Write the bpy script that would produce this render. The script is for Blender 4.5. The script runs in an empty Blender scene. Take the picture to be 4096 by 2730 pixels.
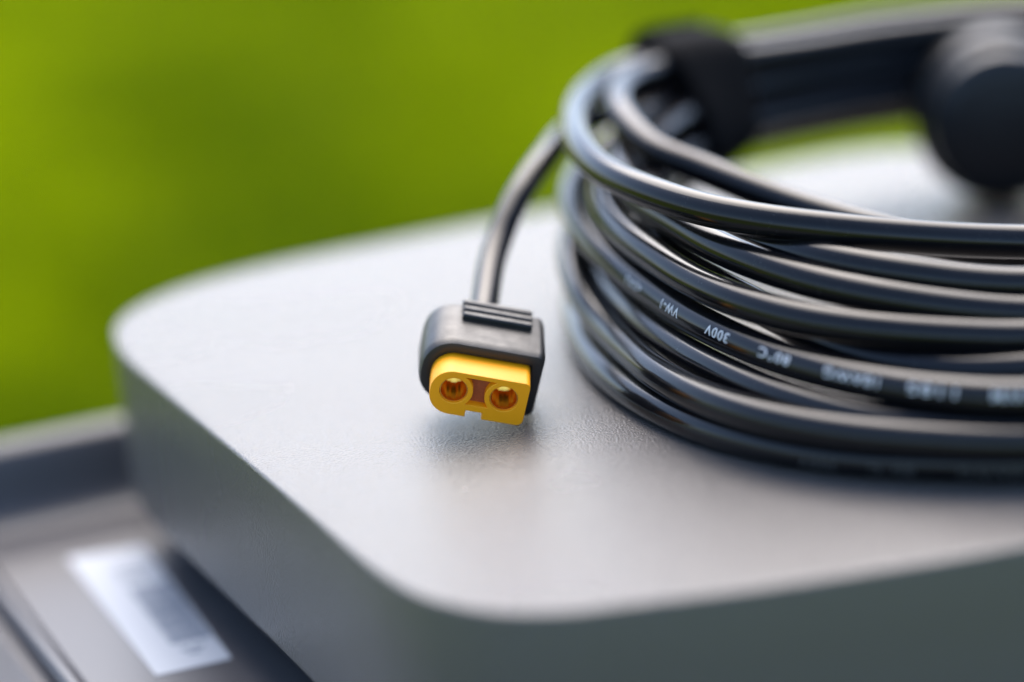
import bpy, bmesh, math, random
from mathutils import Vector, Matrix, noise

random.seed(7)
MM = 0.001
sc = bpy.context.scene
col = sc.collection

# ------------------------------------------------------------------ camera
PITCH, ROLL, CAM_H = math.radians(16.2), math.radians(4.84), 148.9
_fw = Vector((0, math.cos(PITCH), -math.sin(PITCH)))
_up = Vector((0, math.sin(PITCH), math.cos(PITCH)))
_rt = Vector((1, 0, 0))
_R = _rt * math.cos(ROLL) - _up * math.sin(ROLL)
_U = _rt * math.sin(ROLL) + _up * math.cos(ROLL)
cd = bpy.data.cameras.new('camera')
cam = bpy.data.objects.new('camera', cd)
col.objects.link(cam)
cam.matrix_world = Matrix(((_R.x, _U.x, -_fw.x, 0), (_R.y, _U.y, -_fw.y, 0),
                           (_R.z, _U.z, -_fw.z, CAM_H * MM), (0, 0, 0, 1)))
cd.sensor_width = 36.0
cd.lens = 105.03
cd.clip_start = 0.02
cd.clip_end = 2000.0
cd.dof.use_dof = True
cd.dof.focus_distance = 0.4795
cd.dof.aperture_fstop = 4.2
sc.camera = cam

# ------------------------------------------------------------------ sky, sun, exposure
SUN_EL, SUN_AZ = math.radians(55), math.radians(4)     # azimuth from +Y towards +X
w = bpy.data.worlds.new('World')
sc.world = w
w.use_nodes = True
nt = w.node_tree
bg = nt.nodes['Background']
sky = nt.nodes.new('ShaderNodeTexSky')
sky.sky_type = 'NISHITA'
sky.sun_disc = False
sky.sun_elevation = SUN_EL
sky.sun_rotation = SUN_AZ
sky.altitude = 100
sky.air_density = 1.0
sky.dust_density = 2.2
sky.ozone_density = 3.0
nt.links.new(sky.outputs[0], bg.inputs[0])
bg.inputs[1].default_value = 0.112
ld = bpy.data.lights.new('sun', 'SUN')
ld.energy = 1.5
ld.angle = math.radians(62)
ld.color = (1.0, 0.905, 0.80)
sun = bpy.data.objects.new('sun', ld)
col.objects.link(sun)
_sd = Vector((math.sin(SUN_AZ) * math.cos(SUN_EL), math.cos(SUN_AZ) * math.cos(SUN_EL), math.sin(SUN_EL)))
sun.rotation_euler = _sd.to_track_quat('Z', 'Y').to_euler()
sun.location = (-1, 2, 1.5)
vs = sc.view_settings
vs.view_transform = 'Standard'
vs.look = 'None'
vs.exposure = 1.9
vs.gamma = 1.0
vs.use_curve_mapping = False
sc.cycles.use_denoising = True
sc.cycles.max_bounces = 12
sc.cycles.glossy_bounces = 10

# ------------------------------------------------------------------ helpers
def V(x, y, z): return Vector((x, y, z))

def tag(o, label=None, cat=None, kind=None, group=None):
    if label: o['label'] = label
    if cat: o['category'] = cat
    if kind: o['kind'] = kind
    if group: o['group'] = group
    return o

def empty(name, loc_mm):
    o = bpy.data.objects.new(name, None)
    o.empty_display_size = 0.01
    o.location = Vector(loc_mm) * MM
    col.objects.link(o)
    return o

def obj(name, verts, faces, mat, parent=None, smooth=True, scale=MM):
    """verts in millimetres, world space; linked as one mesh (kept in place under its parent)"""
    me = bpy.data.meshes.new(name)
    me.from_pydata([tuple(Vector(v) * scale) for v in verts], [], faces)
    me.validate()
    me.update()
    bm = bmesh.new(); bm.from_mesh(me)
    bmesh.ops.recalc_face_normals(bm, faces=bm.faces)
    bm.to_mesh(me); bm.free()
    if smooth:
        for p in me.polygons: p.use_smooth = True
        me.set_sharp_from_angle(angle=math.radians(38))
    if mat: me.materials.append(mat)
    o = bpy.data.objects.new(name, me)
    col.objects.link(o)
    if parent: attach(o, parent)
    return o

_world = {}
def wloc(o):
    p = Vector((0, 0, 0))
    while o is not None:
        p = p + o.location
        o = o.parent
    return p

def attach(o, parent):
    o.parent = parent
    o.location = o.location - wloc(parent)

def sweep(rings, closed_u=True, cap=True):
    """loft a list of equally long rings"""
    n = len(rings[0]); vs_, fs = [], []
    for r in rings: vs_.extend(r)
    for i in range(len(rings) - 1):
        for j in range(n if closed_u else n - 1):
            k = (j + 1) % n
            fs.append((i*n + j, i*n + k, (i+1)*n + k, (i+1)*n + j))
    if cap:
        fs.append(tuple(range(n - 1, -1, -1)))
        fs.append(tuple((len(rings) - 1) * n + j for j in range(n)))
    return vs_, fs

def frames(pts):
    """parallel transport frames along a polyline"""
    out = []; up = V(0, 0, 1)
    for i, p in enumerate(pts):
        a = pts[max(i - 1, 0)]; b = pts[min(i + 1, len(pts) - 1)]
        t = (b - a).normalized()
        s = t.cross(up)
        if s.length < 1e-3: s = t.cross(V(1, 0, 0))
        s.normalize()
        out.append((p, t, s, s.cross(t)))
    return out

def tube(pts, r, sides=24, cap=True):
    rad = r if callable(r) else (lambda i: r)
    rings = []
    for i, (p, t, s, u) in enumerate(frames(pts)):
        rr = rad(i)
        rings.append([p + (s * math.cos(a) + u * math.sin(a)) * rr
                      for a in [2 * math.pi * k / sides for k in range(sides)]])
    return sweep(rings, cap=cap)

def catmull(pts, n, closed=False):
    out = []; m = len(pts)
    for i in range(m if closed else m - 1):
        if closed:
            p0, p1, p2, p3 = (pts[(i + k) % m] for k in (-1, 0, 1, 2))
        else:
            p0, p1, p2, p3 = pts[max(i-1, 0)], pts[i], pts[i+1], pts[min(i+2, m-1)]
        for k in range(n):
            t = k / n
            out.append(0.5 * ((2*p1) + (p2-p0)*t + (2*p0-5*p1+4*p2-p3)*t*t + (3*p1-p0-3*p2+p3)*t**3))
    if not closed: out.append(pts[-1].copy())
    return out

# ------------------------------------------------------------------ materials
def material(name, base, rough=0.5, metal=0.0, spec=0.5, coat=0.0, bump=None, var=None, rvar=None, specks=None, sss=0.0):
    """bump=(scale, detail, distance_m, strength)  var=(scale, colour2, amount)  rvar=(scale, amount)"""
    m = bpy.data.materials.new(name); m.use_nodes = True
    t = m.node_tree; N = t.nodes; L = t.links
    b = N['Principled BSDF']
    b.inputs['Base Color'].default_value = (*base, 1)
    b.inputs['Roughness'].default_value = rough
    b.inputs['Metallic'].default_value = metal
    b.inputs['Specular IOR Level'].default_value = spec
    b.inputs['Coat Weight'].default_value = coat
    if sss:
        b.inputs['Subsurface Weight'].default_value = sss
        b.inputs['Subsurface Radius'].default_value = (1.0, 0.5, 0.1)
        b.inputs['Subsurface Scale'].default_value = 0.0008
    tc = N.new('ShaderNodeTexCoord')
    def noise_node(s, d=3.0):
        n = N.new('ShaderNodeTexNoise'); n.inputs['Scale'].default_value = s; n.inputs['Detail'].default_value = d
        L.new(tc.outputs['Object'], n.inputs['Vector']); return n
    colour = None
    if var:
        n = noise_node(var[0]); mx = N.new('ShaderNodeMix'); mx.data_type = 'RGBA'
        mr = N.new('ShaderNodeMapRange'); mr.inputs[1].default_value = 0.35; mr.inputs[2].default_value = 0.65
        mr.inputs[4].default_value = var[2]
        L.new(n.outputs['Fac'], mr.inputs[0]); L.new(mr.outputs[0], mx.inputs['Factor'])
        mx.inputs['A'].default_value = (*base, 1); mx.inputs['B'].default_value = (*var[1], 1)
        colour = mx.outputs['Result']
    if specks:
        vo = N.new('ShaderNodeTexVoronoi'); vo.inputs['Scale'].default_value = specks[0]
        L.new(tc.outputs['Object'], vo.inputs['Vector'])
        n2 = noise_node(specks[0] * 0.13, 2.0)
        th = N.new('ShaderNodeMath'); th.operation = 'LESS_THAN'; th.inputs[1].default_value = specks[1]
        L.new(vo.outputs['Distance'], th.inputs[0])
        g = N.new('ShaderNodeMath'); g.operation = 'GREATER_THAN'; g.inputs[1].default_value = 0.56
        L.new(n2.outputs['Fac'], g.inputs[0])
        mu = N.new('ShaderNodeMath'); mu.operation = 'MULTIPLY'
        L.new(th.outputs[0], mu.inputs[0]); L.new(g.outputs[0], mu.inputs[1])
        mx = N.new('ShaderNodeMix'); mx.data_type = 'RGBA'
        L.new(mu.outputs[0], mx.inputs['Factor'])
        if colour: L.new(colour, mx.inputs['A'])
        else: mx.inputs['A'].default_value = (*base, 1)
        mx.inputs['B'].default_value = (*specks[2], 1)
        colour = mx.outputs['Result']
    if colour: L.new(colour, b.inputs['Base Color'])
    if rvar:
        n = noise_node(rvar[0], 4.0); mr = N.new('ShaderNodeMapRange')
        mr.inputs[1].default_value = 0.3; mr.inputs[2].default_value = 0.7
        mr.inputs[3].default_value = rough - rvar[1]; mr.inputs[4].default_value = rough + rvar[1]
        L.new(n.outputs['Fac'], mr.inputs[0]); L.new(mr.outputs[0], b.inputs['Roughness'])
    if bump:
        n = noise_node(bump[0], bump[1])
        bp = N.new('ShaderNodeBump'); bp.inputs['Distance'].default_value = bump[2]; bp.inputs['Strength'].default_value = bump[3]
        L.new(n.outputs['Fac'], bp.inputs['Height']); L.new(bp.outputs[0], b.inputs['Normal'])
    return m

M_silver = material('silver_paint', (0.110, 0.101, 0.094), 0.26, metal=0.0, spec=0.32, bump=(2300, 1.5, 0.00028, 0.7), rvar=(25, 0.03))
M_base = material('dark_base', (0.015, 0.015, 0.017), 0.7)
M_case = material('grey_case_plastic', (0.07, 0.067, 0.070), 0.36, spec=0.36, bump=(1800, 2.0, 0.00004, 0.35), var=(14, (0.058, 0.056, 0.061), 0.6))
M_casedark = material('case_groove', (0.05, 0.05, 0.056), 0.6)
M_sticker = material('white_sticker', (0.40, 0.42, 0.45), 0.5, spec=0.3)
M_ink = material('blue_grey_ink', (0.05, 0.085, 0.14), 0.6)
M_cord = material('black_cord_jacket', (0.005, 0.005, 0.006), 0.16, spec=0.32, bump=(900, 2.0, 0.00001, 0.12), rvar=(250, 0.03), specks=(2600, 0.10, (0.16, 0.16, 0.16)))
M_print = material('white_print', (0.66, 0.68, 0.70), 0.6, var=(4000, (0.45, 0.46, 0.48), 0.7))
M_shell = material('black_connector_plastic', (0.014, 0.0135, 0.013), 0.45, spec=0.55, bump=(2500, 2.0, 0.00005, 0.5), rvar=(500, 0.06))
M_yellow = material('yellow_nylon', (1.0, 0.385, 0.002), 0.48, spec=0.4, bump=(1200, 2.0, 0.00002, 0.15), specks=(700, 0.05, (0.25, 0.13, 0.02)))
M_rust = material('brown_insert', (0.42, 0.105, 0.028), 0.55, var=(2500, (0.30, 0.07, 0.02), 0.6))
M_gold = material('gold_contact', (1.0, 0.60, 0.12), 0.28, metal=1.0)
M_print_shade = material('shaded_print', (0.06, 0.065, 0.07), 0.6, var=(4000, (0.02, 0.02, 0.02), 0.8))  # dark copy of the white print: low strand's shade put into the colour
M_strap = material('black_hook_loop', (0.004, 0.004, 0.0045), 0.9, spec=0.1, bump=(1800, 3.0, 0.0002, 0.8))
M_plug = material('black_plug_plastic', (0.006, 0.0065, 0.0075), 0.42, spec=0.35, bump=(1500, 2.0, 0.00004, 0.3))
M_soil = material('turf', (0.15, 0.19, 0.0005), 0.95, spec=0.02, var=(3.2, (0.09, 0.13, 0.003), 1.0))

def grass_material():
    m = bpy.data.materials.new('grass_blade'); m.use_nodes = True
    t = m.node_tree; N = t.nodes; L = t.links
    b = N['Principled BSDF']; b.inputs['Roughness'].default_value = 0.55
    b.inputs['Specular IOR Level'].default_value = 0.05
    tc = N.new('ShaderNodeTexCoord'); n = N.new('ShaderNodeTexNoise'); n.inputs['Scale'].default_value = 3.2
    n.inputs['Detail'].default_value = 3
    L.new(tc.outputs['Object'], n.inputs['Vector'])
    cr = N.new('ShaderNodeValToRGB')
    cr.color_ramp.elements[0].position = 0.41; cr.color_ramp.elements[0].color = (0.095, 0.155, 0.0010, 1)
    cr.color_ramp.elements[1].position = 0.60; cr.color_ramp.elements[1].color = (0.30, 0.375, 0.0002, 1)
    L.new(n.outputs['Fac'], cr.inputs[0]); L.new(cr.outputs[0], b.inputs['Base Color'])
    tr = N.new('ShaderNodeBsdfTranslucent'); L.new(cr.outputs[0], tr.inputs[0])
    mx = N.new('ShaderNodeMixShader'); mx.inputs[0].default_value = 0.45
    L.new(b.outputs[0], mx.inputs[1]); L.new(tr.outputs[0], mx.inputs[2])
    L.new(mx.outputs[0], N['Material Output'].inputs[0])
    return m
M_grass = grass_material()

# ------------------------------------------------------------------ lawn (box top is z = 0, lawn lies 330 mm below)
LAWN_Z = -330.0
n_l = 48
vv, ff = [], []
for i in range(n_l + 1):
    for j in range(n_l + 1):
        x = (i / n_l * 2 - 1); y = (j / n_l * 2 - 1)
        x = math.copysign(abs(x) ** 3, x) * 600 ; y = math.copysign(abs(y) ** 3, y) * 600
        d = math.hypot(x, y)
        z = LAWN_Z * MM + 0.03 * noise.noise(V(x * 0.5, y * 0.5, 0)) * min(1, max(0, d - 1.0) / 2)
        vv.append((x, y, z))
for i in range(n_l):
    for j in range(n_l):
        k = i * (n_l + 1) + j
        ff.append((k, k + n_l + 1, k + n_l + 2, k + 1))
lawn = obj('lawn', vv, ff, M_soil, scale=1.0)
tag(lawn, 'mown yellow-green lawn, far out of focus', kind='structure')

TH = math.radians(21.57)
CT, ST = math.cos(TH), math.sin(TH)
def W2(u, v, z=0.0): return V(u * CT - v * ST, u * ST + v * CT, z)     # box frame -> world, mm
def L2(x, y): return (x * CT + y * ST, -x * ST + y * CT)

gv, gf = [], []
rnd = random.Random(11)
n_b = 0
while n_b < 90000:
    y = 0.62 + 4.6 * rnd.random() ** 0.8
    x = (-0.55 - 0.25 * y) + (1.1 + 0.5 * y) * rnd.random()
    u, v = L2(x * 1000, y * 1000)
    if 40 < u < 410 and 270 < v < 592: continue
    n_b += 1
    h = 0.025 + 0.035 * rnd.random(); a = rnd.random() * math.tau; wd = 0.0016 + 0.0012 * rnd.random()
    lx, ly = (rnd.random() - .5) * h * 1.1, (rnd.random() - .5) * h * 1.1
    dx, dy = math.cos(a) * wd, math.sin(a) * wd
    z0 = LAWN_Z * MM - 0.012
    k = len(gv)
    gv += [(x - dx, y - dy, z0), (x + dx, y + dy, z0), (x + lx * .35 + dx * .8, y + ly * .35 + dy * .8, z0 + h * .6 + .01),
           (x + lx * .35 - dx * .8, y + ly * .35 - dy * .8, z0 + h * .6 + .01), (x + lx, y + ly, z0 + h + .012)]
    gf += [(k, k + 1, k + 2, k + 3), (k + 3, k + 2, k + 4)]
me = bpy.data.meshes.new('grass'); me.from_pydata(gv, [], gf); me.materials.append(M_grass)
grass = bpy.data.objects.new('grass', me); col.objects.link(grass)
tag(grass, 'short bright green grass blades covering the lawn', 'grass', kind='stuff')

# ------------------------------------------------------------------ grey plastic case under the silver box
FLOOR = -42.0
case = tag(empty('equipment_case', W2(225, 410, LAWN_Z)), 'large grey moulded plastic case carrying the silver box, with raised back rim', 'case')

def rrect(u0, u1, v0, v1, r, n=6):
    pts = []
    for cx, cy, a0 in ((u1 - r, v1 - r, 0), (u0 + r, v1 - r, 90), (u0 + r, v0 + r, 180), (u1 - r, v0 + r, 270)):
        for k in range(n + 1):
            a = math.radians(a0 + 90 * k / n)
            pts.append((cx + r * math.cos(a), cy + r * math.sin(a)))
    return pts

def loft_rects(spec):      # spec: list of (u0,u1,v0,v1,r,z)
    return sweep([[W2(u, v, s[5]) for u, v in rrect(*s[:5])] for s in spec])
U0, U1, V0, V1 = 52.0, 400.0, 285.0, 582.0
b_ = []
for ins, z in ((6, -326), (2, -322), (0, -316), (0, -52), (0.8, -48), (3, -45.2), (6, FLOOR - 2.4)):
    b_.append((U0 + ins, U1 - ins, V0 + ins, V1 - ins, 26 - ins, z))
obj('body', *loft_rects(b_), M_case, case)
# moulded deck the box stands on
obj('deck', *loft_rects([(101.5, 392, 293, 560, 14, FLOOR - 2.4 + 0.05), (101.5, 392, 293, 560, 14, FLOOR - .6), (102.2, 391.4, 293.6, 560, 13.4, FLOOR)]), M_case, case)
# back rim: ridge along the back, sloping inner face
prof = [(548.0, FLOOR - 2), (549.0, FLOOR + .2), (552.0, FLOOR + 1.2), (554.3, FLOOR + 3.6), (555.6, FLOOR + 7.5), (556.4, -30.4), (557.6, -28.2), (559.4, -26.7), (561.6, -26.2), (563.8, -26.8), (565.6, -28.4), (566.8, -31), (567.2, -36), (567.2, -48)]
slope = 0.02
rings = []
for uu, ins in ((60, 7), (61.5, 3), (65, 1), (70, 0), (150, 0), (250, 0), (330, 0), (382, 0), (388, 1), (391.5, 3), (392.5, 7)):
    rings.append([W2(uu, v + slope * (uu - 110) * (1 if v < 558 else 0.02), z - (ins if z > -37 else 0)) for v, z in prof])
obj('back_rim', *sweep(rings), M_case, case)
# narrow lip and groove along the left of the deck
lipp = [(98.0, FLOOR - 2.3), (98.1, FLOOR + .4), (98.9, FLOOR + 1.3), (100.2, FLOOR + 1.3), (101.2, FLOOR + .5), (101.4, FLOOR - 2.3)]
obj('deck_lip', *sweep([[W2(u, vv_, z) for u, z in lipp] for vv_ in (300, 380, 460, 552)]), M_case, case)
obj('groove', *loft_rects([(95.0, 97.9, 300, 551, 0.8, FLOOR - 2.42), (95.0, 97.9, 300, 551, 0.8, FLOOR - 2.2)]), M_casedark, case)
obj('left_shelf', *loft_rects([(60, 95, 296, 550, 8, FLOOR - 2.4), (60.4, 94.6, 296.4, 549.6, 7.6, FLOOR - 0.6), (61.4, 93.8, 297.4, 548.6, 6.8, FLOOR)]), M_case, case)
for su in (90, 360):
    for sv in (320, 545):
        obj('foot', *loft_rects([(su - 14, su + 14, sv - 14, sv + 14, 10, LAWN_Z - 3), (su - 16, su + 16, sv - 16, sv + 16, 12, -325.5)]), M_base, case)
# sticker with barcode
def quad_uv(p, z, th=0.12):
    a = [W2(u, v, z) for u, v in p]; b = [W2(u, v, z + th) for u, v in p]
    return sweep([a, b])
st_p = [(115.2, 530.0), (129.6, 527.5), (126.8, 463.0), (113.2, 463.0)]
def bil(s, t):      # s across (0 = outer edge), t along (0 = back, 1 = front)
    p0, p1, p2, p3 = [Vector(q) for q in st_p]
    a = p0.lerp(p1, s); b = p3.lerp(p2, s); return tuple(a.lerp(b, t))
sticker = obj('sticker', *quad_uv([bil(.0, .01), bil(.03, 0), bil(.97, 0), bil(1, .01), bil(1, .99), bil(.97, 1), bil(.03, 1), bil(0, .99)], FLOOR + .02), M_sticker, case)
sticker['label'] = 'white sticker with a blurred barcode'
rb = random.Random(5)
vv, ff = [], []
t = 0.33
while t < 0.80:
    d = rb.choice((.006, .006, .009, .014)); 
    a, b = sweep([[W2(*p, FLOOR + zz) for p in (bil(.44, t), bil(.96, t), bil(.96, t + d), bil(.44, t + d))] for zz in (.14, .17)])
    k = len(vv); vv += a; ff += [tuple(i + k for i in f) for f in b]
    t += d + rb.choice((.005, .007, .010))
obj('barcode', vv, ff, M_ink, sticker, smooth=False)
for t, s0, s1 in ((.16, .42, .60), (.16, .66, .92), (.205, .42, .82), (.25, .42, .74), (.86, .50, .62), (.86, .66, .80), (.89, .55, .72)):
    obj('print_line', *sweep([[W2(*p, FLOOR + zz) for p in (bil(s0, t), bil(s1, t), bil(s1, t + .014), bil(s0, t + .014))] for zz in (.14, .17)]), M_ink, sticker, smooth=False)

# ------------------------------------------------------------------ silver box
ctrl = [(126.6,500),(126.6,470),(126.7,440),(126.7,410),(126.6,390),(127,378),(128.5,368.5),(131.2,362),(135,356.5),(139.5,352.8),(144.5,350.2),(150,348.7),(160,345.9),(171,343),(193,338.7),(207,336.8),(228,335.5),(250,336.5),(270,338.5),(290,342),(305,345.5),(313,349),(320,355),(324.5,363),(327,375),(328,390),(329,430),(330,480),(330.5,520),(329,540),(325,552),(318,560),(308,564.5),(295,565.5),(276,565),(233,562.5),(196,561),(175,560),(160,557.5),(148,553),(138,545.5),(131.5,536),(128,523),(126.8,511)]
outl = catmull([V(u, v, 0) for u, v in ctrl], 5, closed=True)
no = len(outl)
onrm = []
for i in range(no):
    t = (outl[(i + 2) % no] - outl[(i - 2) % no]).normalized()
    onrm.append(V(t.y, -t.x, 0))
cen = V(228, 450, 0)
if sum((outl[i] - cen).dot(onrm[i]) for i in range(no)) > 0: onrm = [-q for q in onrm]
def oring(ins, z):
    return [W2(*(outl[i] + onrm[i] * ins).to_2d(), z) for i in range(no)]
box = tag(empty('silver_box', W2(228, 450, FLOOR)), 'flat silver-grey rounded box with finely grained skin under the coiled cable', 'box')
prof = []
for k in range(5):                      # underside round
    a = math.radians(90 * k / 4); prof.append((2.2 - 2.2 * math.sin(a), -31.2 + 2.2 - 2.2 * math.cos(a)))
prof += [(0, -20), (0, -10)]
for k in range(5):                      # crisp top edge
    a = math.radians(90 * k / 4); prof.append((0.7 - 0.7 * math.cos(a), -0.7 + 0.7 * math.sin(a)))
prof += [(3, 0), (10, 0)]
obj('body', *sweep([oring(i, z) for i, z in prof]), M_silver, box)
obj('base', *sweep([oring(9, FLOOR + .03), oring(8, FLOOR + 1), oring(7, -31.0)]), M_base, box)

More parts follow.
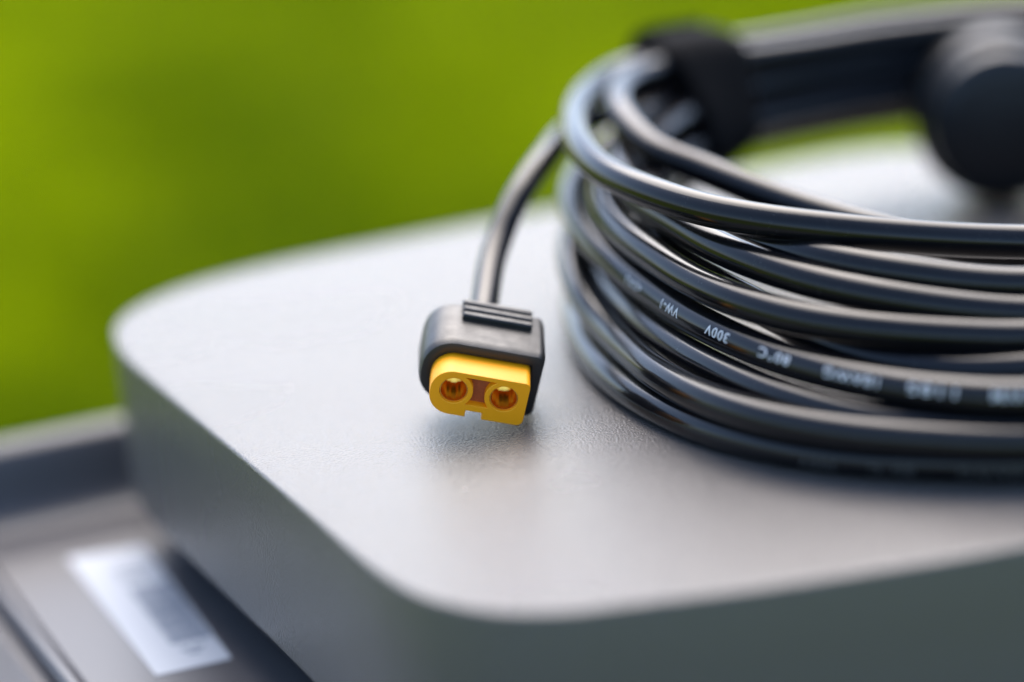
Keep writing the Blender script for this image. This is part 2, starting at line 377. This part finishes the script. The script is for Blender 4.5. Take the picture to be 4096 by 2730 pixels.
# ------------------------------------------------------------------ power cable: connector, coil, plug
CHAIN = [(5.0, 30.0),(5.0, 30.0),(5.16, 31.2),(5.25, 31.91),(5.82, 31.97),(7.92, 31.82),(11.22, 31.69),(15.34, 31.63),(17.2, 31.78),(15.02, 32.14),(10.97, 32.14),(5.89, 31.38),(1.26, 30.09),(-3.06, 28.74),(-6.77, 27.72),(-10.18, 26.97),(-13.36, 26.4),(-16.48, 25.9),(-19.62, 25.48),(-22.87, 25.28),(-26.31, 25.26),(-29.79, 25.29),(-33.23, 25.34),(-36.51, 25.41),(-39.16, 25.55),(-39.64, 25.93),(-36.29, 26.99),(-30.37, 28.44),(-23.41, 30.02),(-16.53, 31.52),(-10.97, 32.8),(-7.01, 33.77),(-4.3, 34.44),(-2.29, 34.88),(-0.32, 35.22),(2.12, 35.53),(4.64, 35.85),(5.69, 36.12),(2.75, 36.1),(0.45, 35.66),(0.3, 35.32),(2.36, 35.07),(5.69, 34.85),(9.81, 34.68),(11.95, 34.83),(11.06, 35.68),(9.5, 36.5),(8.03, 36.15),(6.18, 35.62),(3.79, 35.37),(0.43, 35.33),(-4.51, 35.04),(-10.11, 33.85),(-15.84, 32.24),(-21.57, 30.45),(-27.2, 28.42),(-32.63, 26.19),(-37.99, 23.93),(-43.3, 21.67),(-48.48, 19.51),(-53.19, 17.67),(-56.28, 16.98),(-58.89, 17.24),(-60.75, 18.15),(-57.68, 19.42),(-52.11, 20.8),(-45.52, 22.13),(-39.18, 23.15),(-32.96, 24.14),(-24.79, 26.51),(-14.07, 31.3),(-6.54, 34.45),(-1.8, 35.83),(0.03, 36.11),(-3.1, 35.42),(-5.66, 34.48),(-5.9, 34.0),(-3.86, 33.75),(-0.52, 33.56),(3.62, 33.37),(5.85, 33.29),(5.15, 33.48),(3.57, 33.86),(1.74, 34.38),(0.0, 34.68),(-1.64, 33.74),(-3.68, 32.01),(-5.96, 30.09),(-8.23, 28.84),(-10.55, 27.93),(-12.89, 27.11),(-15.23, 26.32),(-17.56, 25.53),(-19.87, 24.73),(-22.13, 23.93),(-24.28, 23.15),(-26.07, 22.53),(-26.56, 22.46),(-24.68, 23.48),(-21.57, 25.07),(-19.57, 26.26),(-19.07, 26.64),(-18.68, 26.56),(-17.88, 26.36),(-16.36, 26.21),(-14.55, 26.14),(-12.69, 26.19),(-10.92, 26.64),(-9.18, 27.19),(-7.5, 27.72),(-5.98, 28.11),(-5.04, 27.94),(-4.26, 27.68),(-2.2, 27.44),(1.01, 27.23),(5.06, 27.04),(7.25, 26.83),(6.59, 26.6),(5.32, 26.33),(4.01, 25.91),(2.65, 25.36),(0.98, 25.36),(-1.03, 25.25),(-3.19, 24.71),(-5.41, 24.04),(-7.63, 23.34),(-9.86, 22.63),(-12.09, 21.93),(-14.29, 21.24),(-16.43, 20.59),(-18.46, 19.98),(-20.28, 19.43),(-21.64, 19.04),(-21.7, 19.21),(-19.39, 20.66),(-16.63, 22.38),(-14.71, 23.88),(-13.83, 25.12),(-13.37, 26.18),(-12.7, 27.08),(-11.19, 27.67),(-9.52, 28.16),(-7.81, 28.63),(-6.09, 29.11),(-4.37, 29.66),(-2.66, 30.12),(-1.12, 30.41),(-0.17, 30.18),(0.62, 29.9),(2.68, 29.67),(5.88, 29.47),(9.95, 29.26),(12.2, 28.9),(11.68, 28.2),(10.56, 27.56),(9.27, 27.76),(7.42, 28.15),(5.49, 28.32),(3.5, 28.18),(1.32, 27.7),(-0.91, 27.1),(-3.11, 26.38),(-5.24, 25.48),(-7.26, 24.35),(-9.2, 23.01),(-11.13, 21.53),(-13.08, 19.99),(-14.99, 18.47),(-16.58, 17.18),(-16.84, 16.78),(-14.42, 17.73),(-11.2, 18.79),(-9.01, 19.69),(-8.08, 20.6),(-8.02, 21.52),(-7.72, 22.46),(-6.72, 23.38),(-5.33, 24.09),(-4.26, 24.36),(-3.28, 24.51),(-2.36, 24.66),(-1.5, 24.85),(-0.73, 24.96),(-0.23, 24.63),(0.44, 24.33),(2.51, 24.1),(5.73, 23.91),(9.82, 23.7),(12.06, 23.38),(11.49, 22.88),(10.14, 22.52),(8.7, 22.56),(7.29, 22.74),(5.72, 22.84),(4.07, 22.75),(2.42, 22.41),(0.74, 21.98),(-1.01, 21.47),(-2.85, 20.73),(-4.69, 19.7),(-6.39, 18.44),(-8.02, 17.13),(-9.64, 15.84),(-11.21, 14.63),(-12.57, 13.57),(-13.06, 12.94),(-12.52, 12.82),(-12.62, 13.66),(-12.92, 15.86),(-13.24, 18.13),(-13.41, 19.31),(-13.47, 19.79),(-13.47, 19.96),(-13.38, 20.05),(-13.09, 20.18),(-12.37, 20.48),(-10.93, 21.08),(-9.33, 21.72),(-7.84, 22.2),(-6.91, 22.09),(-6.12, 21.84),(-4.06, 21.61),(-0.86, 21.39),(3.22, 21.2),(5.47, 21.04),(4.91, 20.95),(3.57, 20.85),(2.08, 20.68),(0.66, 20.42),(-0.5, 20.14),(-1.33, 19.54),(-1.73, 18.48),(-1.96, 17.32),(-1.94, 16.23),(-1.82, 15.52),(-1.77, 15.28),(-1.91, 15.47),(-2.01, 15.72),(-1.54, 15.64),(-0.5, 14.85),(0.5, 13.59),(0.53, 12.83),(-1.52, 12.77),(-4.03, 12.91),(-6.02, 13.41),(-7.3, 14.18),(-7.88, 15.08),(-7.56, 16.05),(-6.01, 17.07),(-3.17, 18.13),(0.55, 19.16),(4.38, 20.19),(6.71, 21.53),(6.55, 23.77),(5.79, 25.87),(5.28, 26.64),(5.67, 26.65),(7.75, 26.47),(11.01, 26.31),(15.11, 26.18),(17.39, 26.04),(16.91, 25.95),(15.66, 25.87),(14.22, 25.75),(12.66, 25.6),(11.2, 25.25),(9.92, 24.55),(8.85, 23.38),(7.85, 22.08),(6.85, 20.73),(5.86, 19.35),(4.88, 17.89),(3.88, 16.15),(2.9, 14.0),(1.69, 11.66),(0.4, 9.68),(-0.65, 8.33),(-1.14, 7.69),(-1.27, 7.49),(-1.63, 7.83),(-3.14, 8.47),(-4.97, 9.08),(-6.23, 9.58),(-6.81, 9.95),(-6.54, 10.2),(-4.87, 10.21),(-2.62, 10.59),(-1.75, 12.28),(-1.28, 14.32),(-0.92, 16.38),(-0.61, 18.14),(-0.39, 18.77),(0.22, 18.7),(2.3, 18.45),(5.53, 18.22),(9.62, 18.0),(11.87, 17.77),(11.3, 17.49),(9.95, 17.23),(8.44, 17.23),(6.97, 17.34),(5.59, 17.32),(4.39, 17.08),(3.51, 16.58),(3.14, 15.95),(3.29, 15.09),(3.81, 13.96),(4.52, 12.58),(5.27, 11.07),(5.78, 9.59),(5.81, 8.38),(5.31, 7.58),(4.56, 7.05),(4.12, 6.9),(4.14, 7.17),(4.62, 7.49),(4.51, 7.72),(2.79, 7.87),(0.32, 7.78),(-1.64, 7.62),(-1.75, 8.11),(0.33, 10.19),(2.11, 12.63),(3.01, 14.82),(3.65, 16.91),(4.21, 18.91),(4.72, 20.62),(5.08, 21.27),(5.73, 21.25),(7.81, 21.04),(11.03, 20.81),(15.12, 20.6),(17.37, 20.44),(16.81, 20.38),(15.46, 20.33),(13.95, 20.23),(12.45, 20.02),(11.02, 19.55),(9.75, 18.58),(8.76, 16.68),(7.99, 14.21),(7.37, 11.67),(6.55, 9.36),(5.59, 7.36),(4.55, 5.81),(3.55, 4.74),(2.67, 4.0),(1.85, 3.38),(1.16, 2.87),(0.88, 2.65),(1.33, 2.65),(2.42, 2.65),(2.94, 2.65),(2.44, 2.65),(1.54, 2.65),(0.76, 2.65),(0.46, 2.66),(0.88, 2.65),(2.23, 2.68),(3.45, 3.7),(3.95, 6.93),(4.23, 10.65),(4.45, 14.02),(4.62, 15.61),(5.22, 15.77),(7.29, 15.51),(10.53, 15.22),(14.61, 14.99),(16.88, 14.84),(16.36, 14.78),(15.1, 14.73),(13.77, 14.66),(12.64, 14.5),(11.95, 14.2),(11.97, 13.72),(12.72, 13.25),(13.09, 13.16),(12.72, 13.32),(12.13, 13.54),(11.48, 13.79),(10.81, 14.04),(10.14, 14.29),(9.47, 14.55),(8.8, 14.8)]
EC = (88.0, 506.0); EA, EB = 75.0, 91.0
def ell(s, d, z):
    ph = math.radians(-90 - s); c, n_ = math.cos(ph), math.sin(ph)
    r_ = Vector((EA * c, EB * n_)); r_ *= 1 + d / r_.length
    return V(EC[0] + r_.x, EC[1] + r_.y, z)
S_START = 120
chain = [ell(S_START + 10 * i, d, z) for i, (d, z) in enumerate(CHAIN)]
for _ in range(8):      # relax the turn that dips through the middle of the ring
    for i in range(50, 70):
        chain[i] = chain[i] * .5 + (chain[i - 1] + chain[i + 1]) * .25
CORD_R = 2.74

CN = V(-0.04219, -0.97064, -0.23682); CR = V(0.9628, 0.02383, -0.26916); CU = V(0.2669, -0.23937, 0.93352)
CC = V(-6.068, 459.658, 6.805)
def F(x, y, d): return CC + CR * x + CU * y + CN * d        # connector frame: right, up, towards the nose
cable = tag(empty('power_cable', V(40, 500, 0)), 'coiled black power cable with yellow two-pin connector lying on the silver box', 'cable')

rear = F(0.3, .2, -19.6)
lead = [F(0.3, .2, -16), rear, F(.35, .3, -24.5)]
LEADP = [(-2.86, 497.63, 17.0), (-1.08, 505.36, 20.0), (1.27, 511.37, 23.5), (4.14, 517.39, 26.5), (8.13, 526.8, 29.0), (13.47, 544.63, 30.0)]
lead += [V(*p) for p in LEADP]
path = lead + chain
n_lead = len(lead)
SUB = 5
def piece(i0, i1):      # smooth run of the cord between two chain indices of `path`
    q = []
    for i in range(i0, i1):
        p0, p1, p2, p3 = path[max(i-1, 0)], path[i], path[i+1], path[min(i+2, len(path)-1)]
        for k in range(SUB):
            t = k / SUB
            q.append(0.5 * ((2*p1) + (p2-p0)*t + (2*p0-5*p1+4*p2-p3)*t*t + (3*p1-p0-3*p2+p3)*t**3))
    q.append(path[i1].copy())
    # slight set and waviness of a real jacket
    return [p + 0.22 * noise.noise_vector(p * 0.045) for p in q]
cuts = [0]
i = n_lead + (300 - S_START) // 10
while i < len(path) - 1:
    cuts.append(i); i += 36
last = cuts[-1]
# the cord runs on from the coil's last turn, inside the ring, to the plug
path = path[:last + 1] + [V(*p) for p in ((146, 450.5, 4), (134, 447, 3.2), (125, 455, 2.9), (121, 472, 2.9), (123, 495, 2.9), (129, 522, 3), (132, 548, 4), (130, 570, 7), (123, 585, 12), (113, 594, 16), (103, 596.5, 17.2), (101.8, 592, 17.2))]
cuts[-1] = len(path) - 1
loops = []
for a, b in zip(cuts[:-1], cuts[1:]):
    q = piece(a, b)
    loops.append((obj('cord_loop' if a else 'cord_lead', *tube(q, CORD_R if a else (lambda i_: 2.4 if i_ < 45 else min(CORD_R, 2.4 + (i_ - 45) * .01)), 28), M_cord, cable), q))
names = ['L', 'A1', 'A2', 'D', 'E', 'C1', 'F', 'T', 'G0', 'G1', 'H']
byname = dict(zip(names, loops))
byname['L'][0]['label'] = 'free end of the cord arching up from the connector'
byname['T'][0]['label'] = 'cord turn with white printed rating text'

# lettering printed on the jacket
def text_mesh(body):
    cu = bpy.data.curves.new('tmp_text', 'FONT'); cu.body = body; cu.size = 1.0; cu.resolution_u = 4
    cu.space_character = 1.15; cu.offset = 0.004
    o = bpy.data.objects.new('tmp_text', cu); col.objects.link(o)
    dg = bpy.context.evaluated_depsgraph_get(); dg.update()
    me = bpy.data.meshes.new_from_object(o.evaluated_get(dg))
    bpy.data.objects.remove(o); bpy.data.curves.remove(cu)
    return me
def print_word(body, loop, centre, length, height, ang, mat, lift=0.03):
    """wrap a word round the cord: reads towards growing arc length, upside down as the cord lies"""
    o, q = loop
    # arc length position closest to the wanted point
    ci = min(range(1, len(q) - 1), key=lambda i_: (q[i_] - centre).length)
    tg = (q[ci + 1] - q[ci - 1]).normalized(); ds = (centre - q[ci]).dot(tg)
    acc = [0.0]
    for a, b in zip(q[:-1], q[1:]): acc.append(acc[-1] + (b - a).length)
    fr = frames(q)
    me = text_mesh(body)
    bm = bmesh.new(); bm.from_mesh(me); bpy.data.meshes.remove(me)
    xs = [v.co.x for v in bm.verts]; x0, x1 = min(xs), max(xs)
    ys = [v.co.y for v in bm.verts]; y0, y1 = min(ys), max(ys)
    for k in range(1, 9):
        y = y0 + (y1 - y0) * k / 9
        bmesh.ops.bisect_plane(bm, geom=bm.verts[:] + bm.edges[:] + bm.faces[:], plane_co=(0, y, 0), plane_no=(0, 1, 0))
    for v in bm.verts:
        s = acc[ci] + ds + ((v.co.x - x0) / (x1 - x0) - .5) * length
        h = ((v.co.y - y0) / (y1 - y0) - .5) * height
        j = max(0, min(len(acc) - 2, next((k for k in range(len(acc) - 1) if acc[k + 1] >= s), len(acc) - 2)))
        t = (s - acc[j]) / (acc[j + 1] - acc[j])
        p = fr[j][0].lerp(fr[j + 1][0], t); sd = fr[j][2].lerp(fr[j + 1][2], t).normalized(); up = fr[j][3].lerp(fr[j + 1][3], t).normalized()
        a = math.radians(ang) - h / CORD_R
        v.co = p + (sd * -SIDE * math.cos(a) + up * math.sin(a)) * (CORD_R + lift)
    vv = [v.co.copy() for v in bm.verts]; bm.verts.index_update()
    ff = [tuple(v.index for v in f.verts) for f in bm.faces]
    bm.free()
    return obj('printed_text', vv, ff, mat, o, smooth=False)
# which way is outwards for the frame's side vector on the front of the coil
_q = byname['T'][1]; _i = min(range(len(_q)), key=lambda i_: (_q[i_] - ell(50, -2, 14)).length)
SIDE = -1 if frames(_q)[_i][2].dot(_q[_i] - V(EC[0], EC[1], _q[_i].z)) > 0 else 1
tq = byname['T']
for body, at, ln in (('c(UL)', (23.3, 481.2, 16.3), 6.2), ('VW-1', (28.1, 468.2, 15.3), 6.0), ('300V', (34.5, 454.8, 14.3), 6.3), ('80\u00b0C', (42.0, 442.9, 13.5), 6.9), ('18AWG', (52.0, 431.1, 12.9), 10.0), ('1185', (62.5, 422.1, 12.8), 7.6), ('AWM', (73.3, 416.4, 12.8), 6.4)):
    print_word(body, tq, V(*at), ln, 1.65, 24, M_print)
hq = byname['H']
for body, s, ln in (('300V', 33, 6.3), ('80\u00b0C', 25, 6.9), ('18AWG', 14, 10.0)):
    print_word(body, hq, ell(s, 1, 2.4), ln, 1.7, -12, M_print_shade)

# -- connector: black over-moulded shell
def arc(cx, cy, r, a0, a1, n=7):
    return [(cx + r * math.cos(math.radians(a0 + (a1 - a0) * k / n)), cy + r * math.sin(math.radians(a0 + (a1 - a0) * k / n))) for k in range(n + 1)]
def plug_outline(x0, x1, y0, y1, rl, rr, n=8):
    return (arc(x1 - rr, y1 - rr, rr, 0, 90, n) + arc(x0 + rl, y1 - rl, rl, 90, 180, n)
            + arc(x0 + rl, y0 + rl, rl, 180, 270, n) + arc(x1 - rr, y0 + rr, rr, 270, 360, n))
def so(ins, low=0.0): return plug_outline(-9.8 + ins, 10.1 - ins, -6.2 + ins - low, 5.7 - ins, 5.2 - ins * .8, max(.35, 1.3 - ins * .5))
sh = [(2.05, -6.6), (1.95, -5.75), (1.1, -5.6), (.35, -5.85), (.08, -6.5), (0, -7.4), (.05, -12), (.15, -17.6), (.35, -18.9), (1.0, -19.5), (2.2, -19.75), (4.0, -19.8)]
shell = obj('connector_shell', *sweep([[F(x, y, d) for x, y in so(i_, max(0.0, -d - 7.2) * .2)] for i_, d in sh], cap=True), M_shell, cable)  # underside deepened towards the rear, added to block light passing beneath
for k, d in enumerate((-14.2, -16.2, -18.2)):
    # raised grip bar with softened edges
    ring = []
    for yy, dd in ((5.5, .66), (6.45, .64), (6.7, .40), (6.7, -.40), (6.45, -.64), (5.5, -.66)):
        ring.append((yy, d + dd))
    obj('grip_rib', *sweep([[F(x, y - e, dd) for y, dd in ring] for x, e in ((-4.0, .25), (-3.8, 0), (7.4, 0), (7.6, .25))]), M_shell, shell)
# strain relief with ring slots behind the shell
sr = [(-19.2, 3.9), (-20.6, 3.8), (-20.7, 3.1), (-21.3, 3.1), (-21.4, 3.6), (-22.6, 3.5), (-22.7, 2.9), (-23.3, 2.9), (-23.4, 3.3), (-24.8, 3.0), (-25.2, 2.6)]
obj('strain_relief', *sweep([[F(.3 + r * math.cos(a), .2 + r * math.sin(a), d) for a in [math.tau * k / 24 for k in range(24)]] for d, r in sr]), M_shell, shell)

# yellow nylon insert: flat outline with holes, extruded
def flat_extrude(name, outlines, depth, bevel, mat, parent, d_front):
    cu = bpy.data.curves.new('tmp', 'CURVE'); cu.dimensions = '2D'; cu.fill_mode = 'BOTH'
    for o_ in outlines:
        sp = cu.splines.new('POLY'); sp.points.add(len(o_) - 1); sp.use_cyclic_u = True
        for p, (x, y) in zip(sp.points, o_): p.co = (x, y, 0, 1)
    cu.extrude = depth / 2 - bevel; cu.bevel_depth = bevel; cu.bevel_resolution = 2; cu.offset = -bevel
    o = bpy.data.objects.new('tmp', cu); col.objects.link(o)
    dg = bpy.context.evaluated_depsgraph_get(); dg.update()
    me = bpy.data.meshes.new_from_object(o.evaluated_get(dg))
    vv = [F(v.co.x, v.co.y, d_front - depth / 2 + v.co.z) for v in me.vertices]
    ff = [tuple(p.vertices) for p in me.polygons]
    bpy.data.objects.remove(o); bpy.data.curves.remove(cu); bpy.data.meshes.remove(me)
    return obj(name, vv, ff, mat, parent)
X0, X1, Y0, Y1 = -7.9, 7.95, -4.5, 3.5
out = (arc(X1 - .9, Y1 - .9, .9, 0, 90, 5) + arc(X0 + 3.5, Y1 - 3.5, 3.5, 90, 180, 10) + arc(X0 + 3.6, Y0 + 3.6, 3.6, 180, 270, 10)
       + [(-1.5, Y0), (-1.5, -3.3), (1.2, -3.3), (1.2, Y0)] + arc(X1 - 1.1, Y0 + 1.1, 1.1, 270, 360, 5))
HX = 4.11
hole = lambda cx: [(cx + 2.32 * math.cos(math.tau * k / 40), 2.32 * math.sin(math.tau * k / 40)) for k in range(40)]
RW = 3.14
def side_arc(cx, ya, yb, sgn, n=10):
    r = []
    for k in range(n + 1):
        y = ya + (yb - ya) * k / n
        r.append((cx - sgn * math.sqrt(max(RW * RW - y * y, 0)), y))
    return r
hour = side_arc(HX, -2.2, 2.72, 1) + side_arc(-HX, 2.72, -2.2, -1)
insert = flat_extrude('connector_insert', [out, hole(-HX), hole(HX), hour], 6.6, 0.13, M_yellow, cable, 0.0)
insert['label'] = 'bright yellow two-hole insert of the connector'
# brown floor between the contacts, set back
a, b = sweep([[F(x, y, d) for x, y in hour] for d in (-4.5, -1.6)])
obj('brown_web', a, b, M_rust, insert)
for cx in (-HX, HX):
    rings = []
    for r, d in ((2.33, -10.8), (2.33, -.55), (2.27, -.42), (2.12, -.42), (2.05, -.6)):
        rings.append([F(cx + r * math.cos(math.tau * k / 48), r * math.sin(math.tau * k / 48), d) for k in range(48)])
    fl = [.035 * math.sin(k * 2.1 + cx) + .03 * math.sin(k * 1.1 + 2 * cx) for k in range(48)]
    for d in (-1.0, -2.6, -4.2, -6.0):
        rings.append([F(cx + (1.99 + fl[k]) * math.cos(math.tau * k / 48), (1.99 + fl[k]) * math.sin(math.tau * k / 48), d) for k in range(48)])
    rings.append([F(cx + .3 * math.cos(math.tau * k / 48), .3 * math.sin(math.tau * k / 48), -7.0) for k in range(48)])
    obj('contact_socket', *sweep(rings), M_gold, insert)

# -- round plug at the other end, lying inside the coil
PC = V(100.6, 574.0, 17.2); PA = V(-0.06, -1, 0.0).normalized(); PS = V(0, 0, 1).cross(PA).normalized(); PU = PA.cross(PS).normalized()
def lathe(prof_, n=48):
    return sweep([[PC + PA * d + (PS * math.cos(a) + PU * math.sin(a)) * r for a in [math.tau * k / n for k in range(n)]] for d, r in prof_])
plug = obj('round_plug', *lathe([(-24, 12), (-23, 16), (-20.5, 17.0), (-10, 17.1), (-8.4, 16.6), (-7.8, 15.4), (-7.6, 14.9), (-3, 14.9), (-.9, 14.4), (0, 13.0), (.5, 9), (.6, 1)]), M_plug, cable)
plug['label'] = 'dark round plug end inside the coil'
obj('end_cap', *lathe([(.3, 8.2), (.95, 8.1), (1.1, 7.4), (1.15, 1)]), M_plug, plug)

# ------------------------------------------------------------------ strap round the coil
def chain_at(s):      # cross-section points of every strand at coil angle s (degrees, interpolated)
    out_ = []
    i_ = 0
    tot = S_START + 10 * (len(CHAIN) - 1)
    ss = s
    while ss <= tot:
        if ss >= S_START:
            f = (ss - S_START) / 10; k = int(f); t = f - k
            a = CHAIN[k]; b = CHAIN[min(k + 1, len(CHAIN) - 1)]
            out_.append((a[0] * (1 - t) + b[0] * t, a[1] * (1 - t) + b[1] * t))
        ss += 360
    return out_
def hull_ring(s, off, n=40):
    """support-function outline round the bundle"""
    pts = chain_at(s)
    cx = sum(p[0] for p in pts) / len(pts); cz = (max(p[1] for p in pts) + min(p[1] for p in pts)) / 2
    ring = []
    R = []
    dirs = [math.tau * k / 90 for k in range(90)]
    for a in dirs:
        R.append(max((p[0] - cx) * math.cos(a) + (p[1] - cz) * math.sin(a) for p in pts) + CORD_R + off)
    for k in range(n):
        th_ = math.tau * k / n
        rr = min(R[j] / math.cos(th_ - dirs[j]) for j in range(90) if math.cos(th_ - dirs[j]) > .05)
        ring.append((cx + rr * math.cos(th_), cz + rr * math.sin(th_)))
    return ring
S_ST = 220 - 80      # coil angle of the strap (phi = 130 degrees)
band = []
for ds, off in ((-6.6, .15), (-6.9, 1.0), (-6.4, 1.9), (-3.5, 2.7), (0, 2.9), (3.5, 2.7), (6.4, 1.9), (6.9, 1.0), (6.6, .15)):
    band.append([ell(S_ST + ds, d, z) for d, z in hull_ring(S_ST + ds, off)])
strap = tag(empty('cable_strap', ell(S_ST, 0, 8)), 'wide black fabric strap wrapped round the back left of the coil', 'strap')
vv, ff = sweep(band, cap=False)
nb = len(band[0]); k = (len(band) - 1) * nb
ff += [(j, (j + 1) % nb, k + (j + 1) % nb, k + j) for j in range(nb)]
obj('band', vv, ff, M_strap, strap)
# overlapping tail of the strap on the outside
hr = hull_ring(S_ST, 2.3); hr2 = hull_ring(S_ST, 3.9)
tl = []
sel = [j % nb for j in range(nb - 6, nb + 9)]
for ds in (-5.6, 0, 5.6):
    h1, h2 = hull_ring(S_ST + ds, 2.6), hull_ring(S_ST + ds, 4.2)
    tl.append([ell(S_ST + ds, *h1[j]) for j in sel] + [ell(S_ST + ds, *h2[j]) for j in reversed(sel)])
obj('strap_tail', *sweep(tl), M_strap, strap)
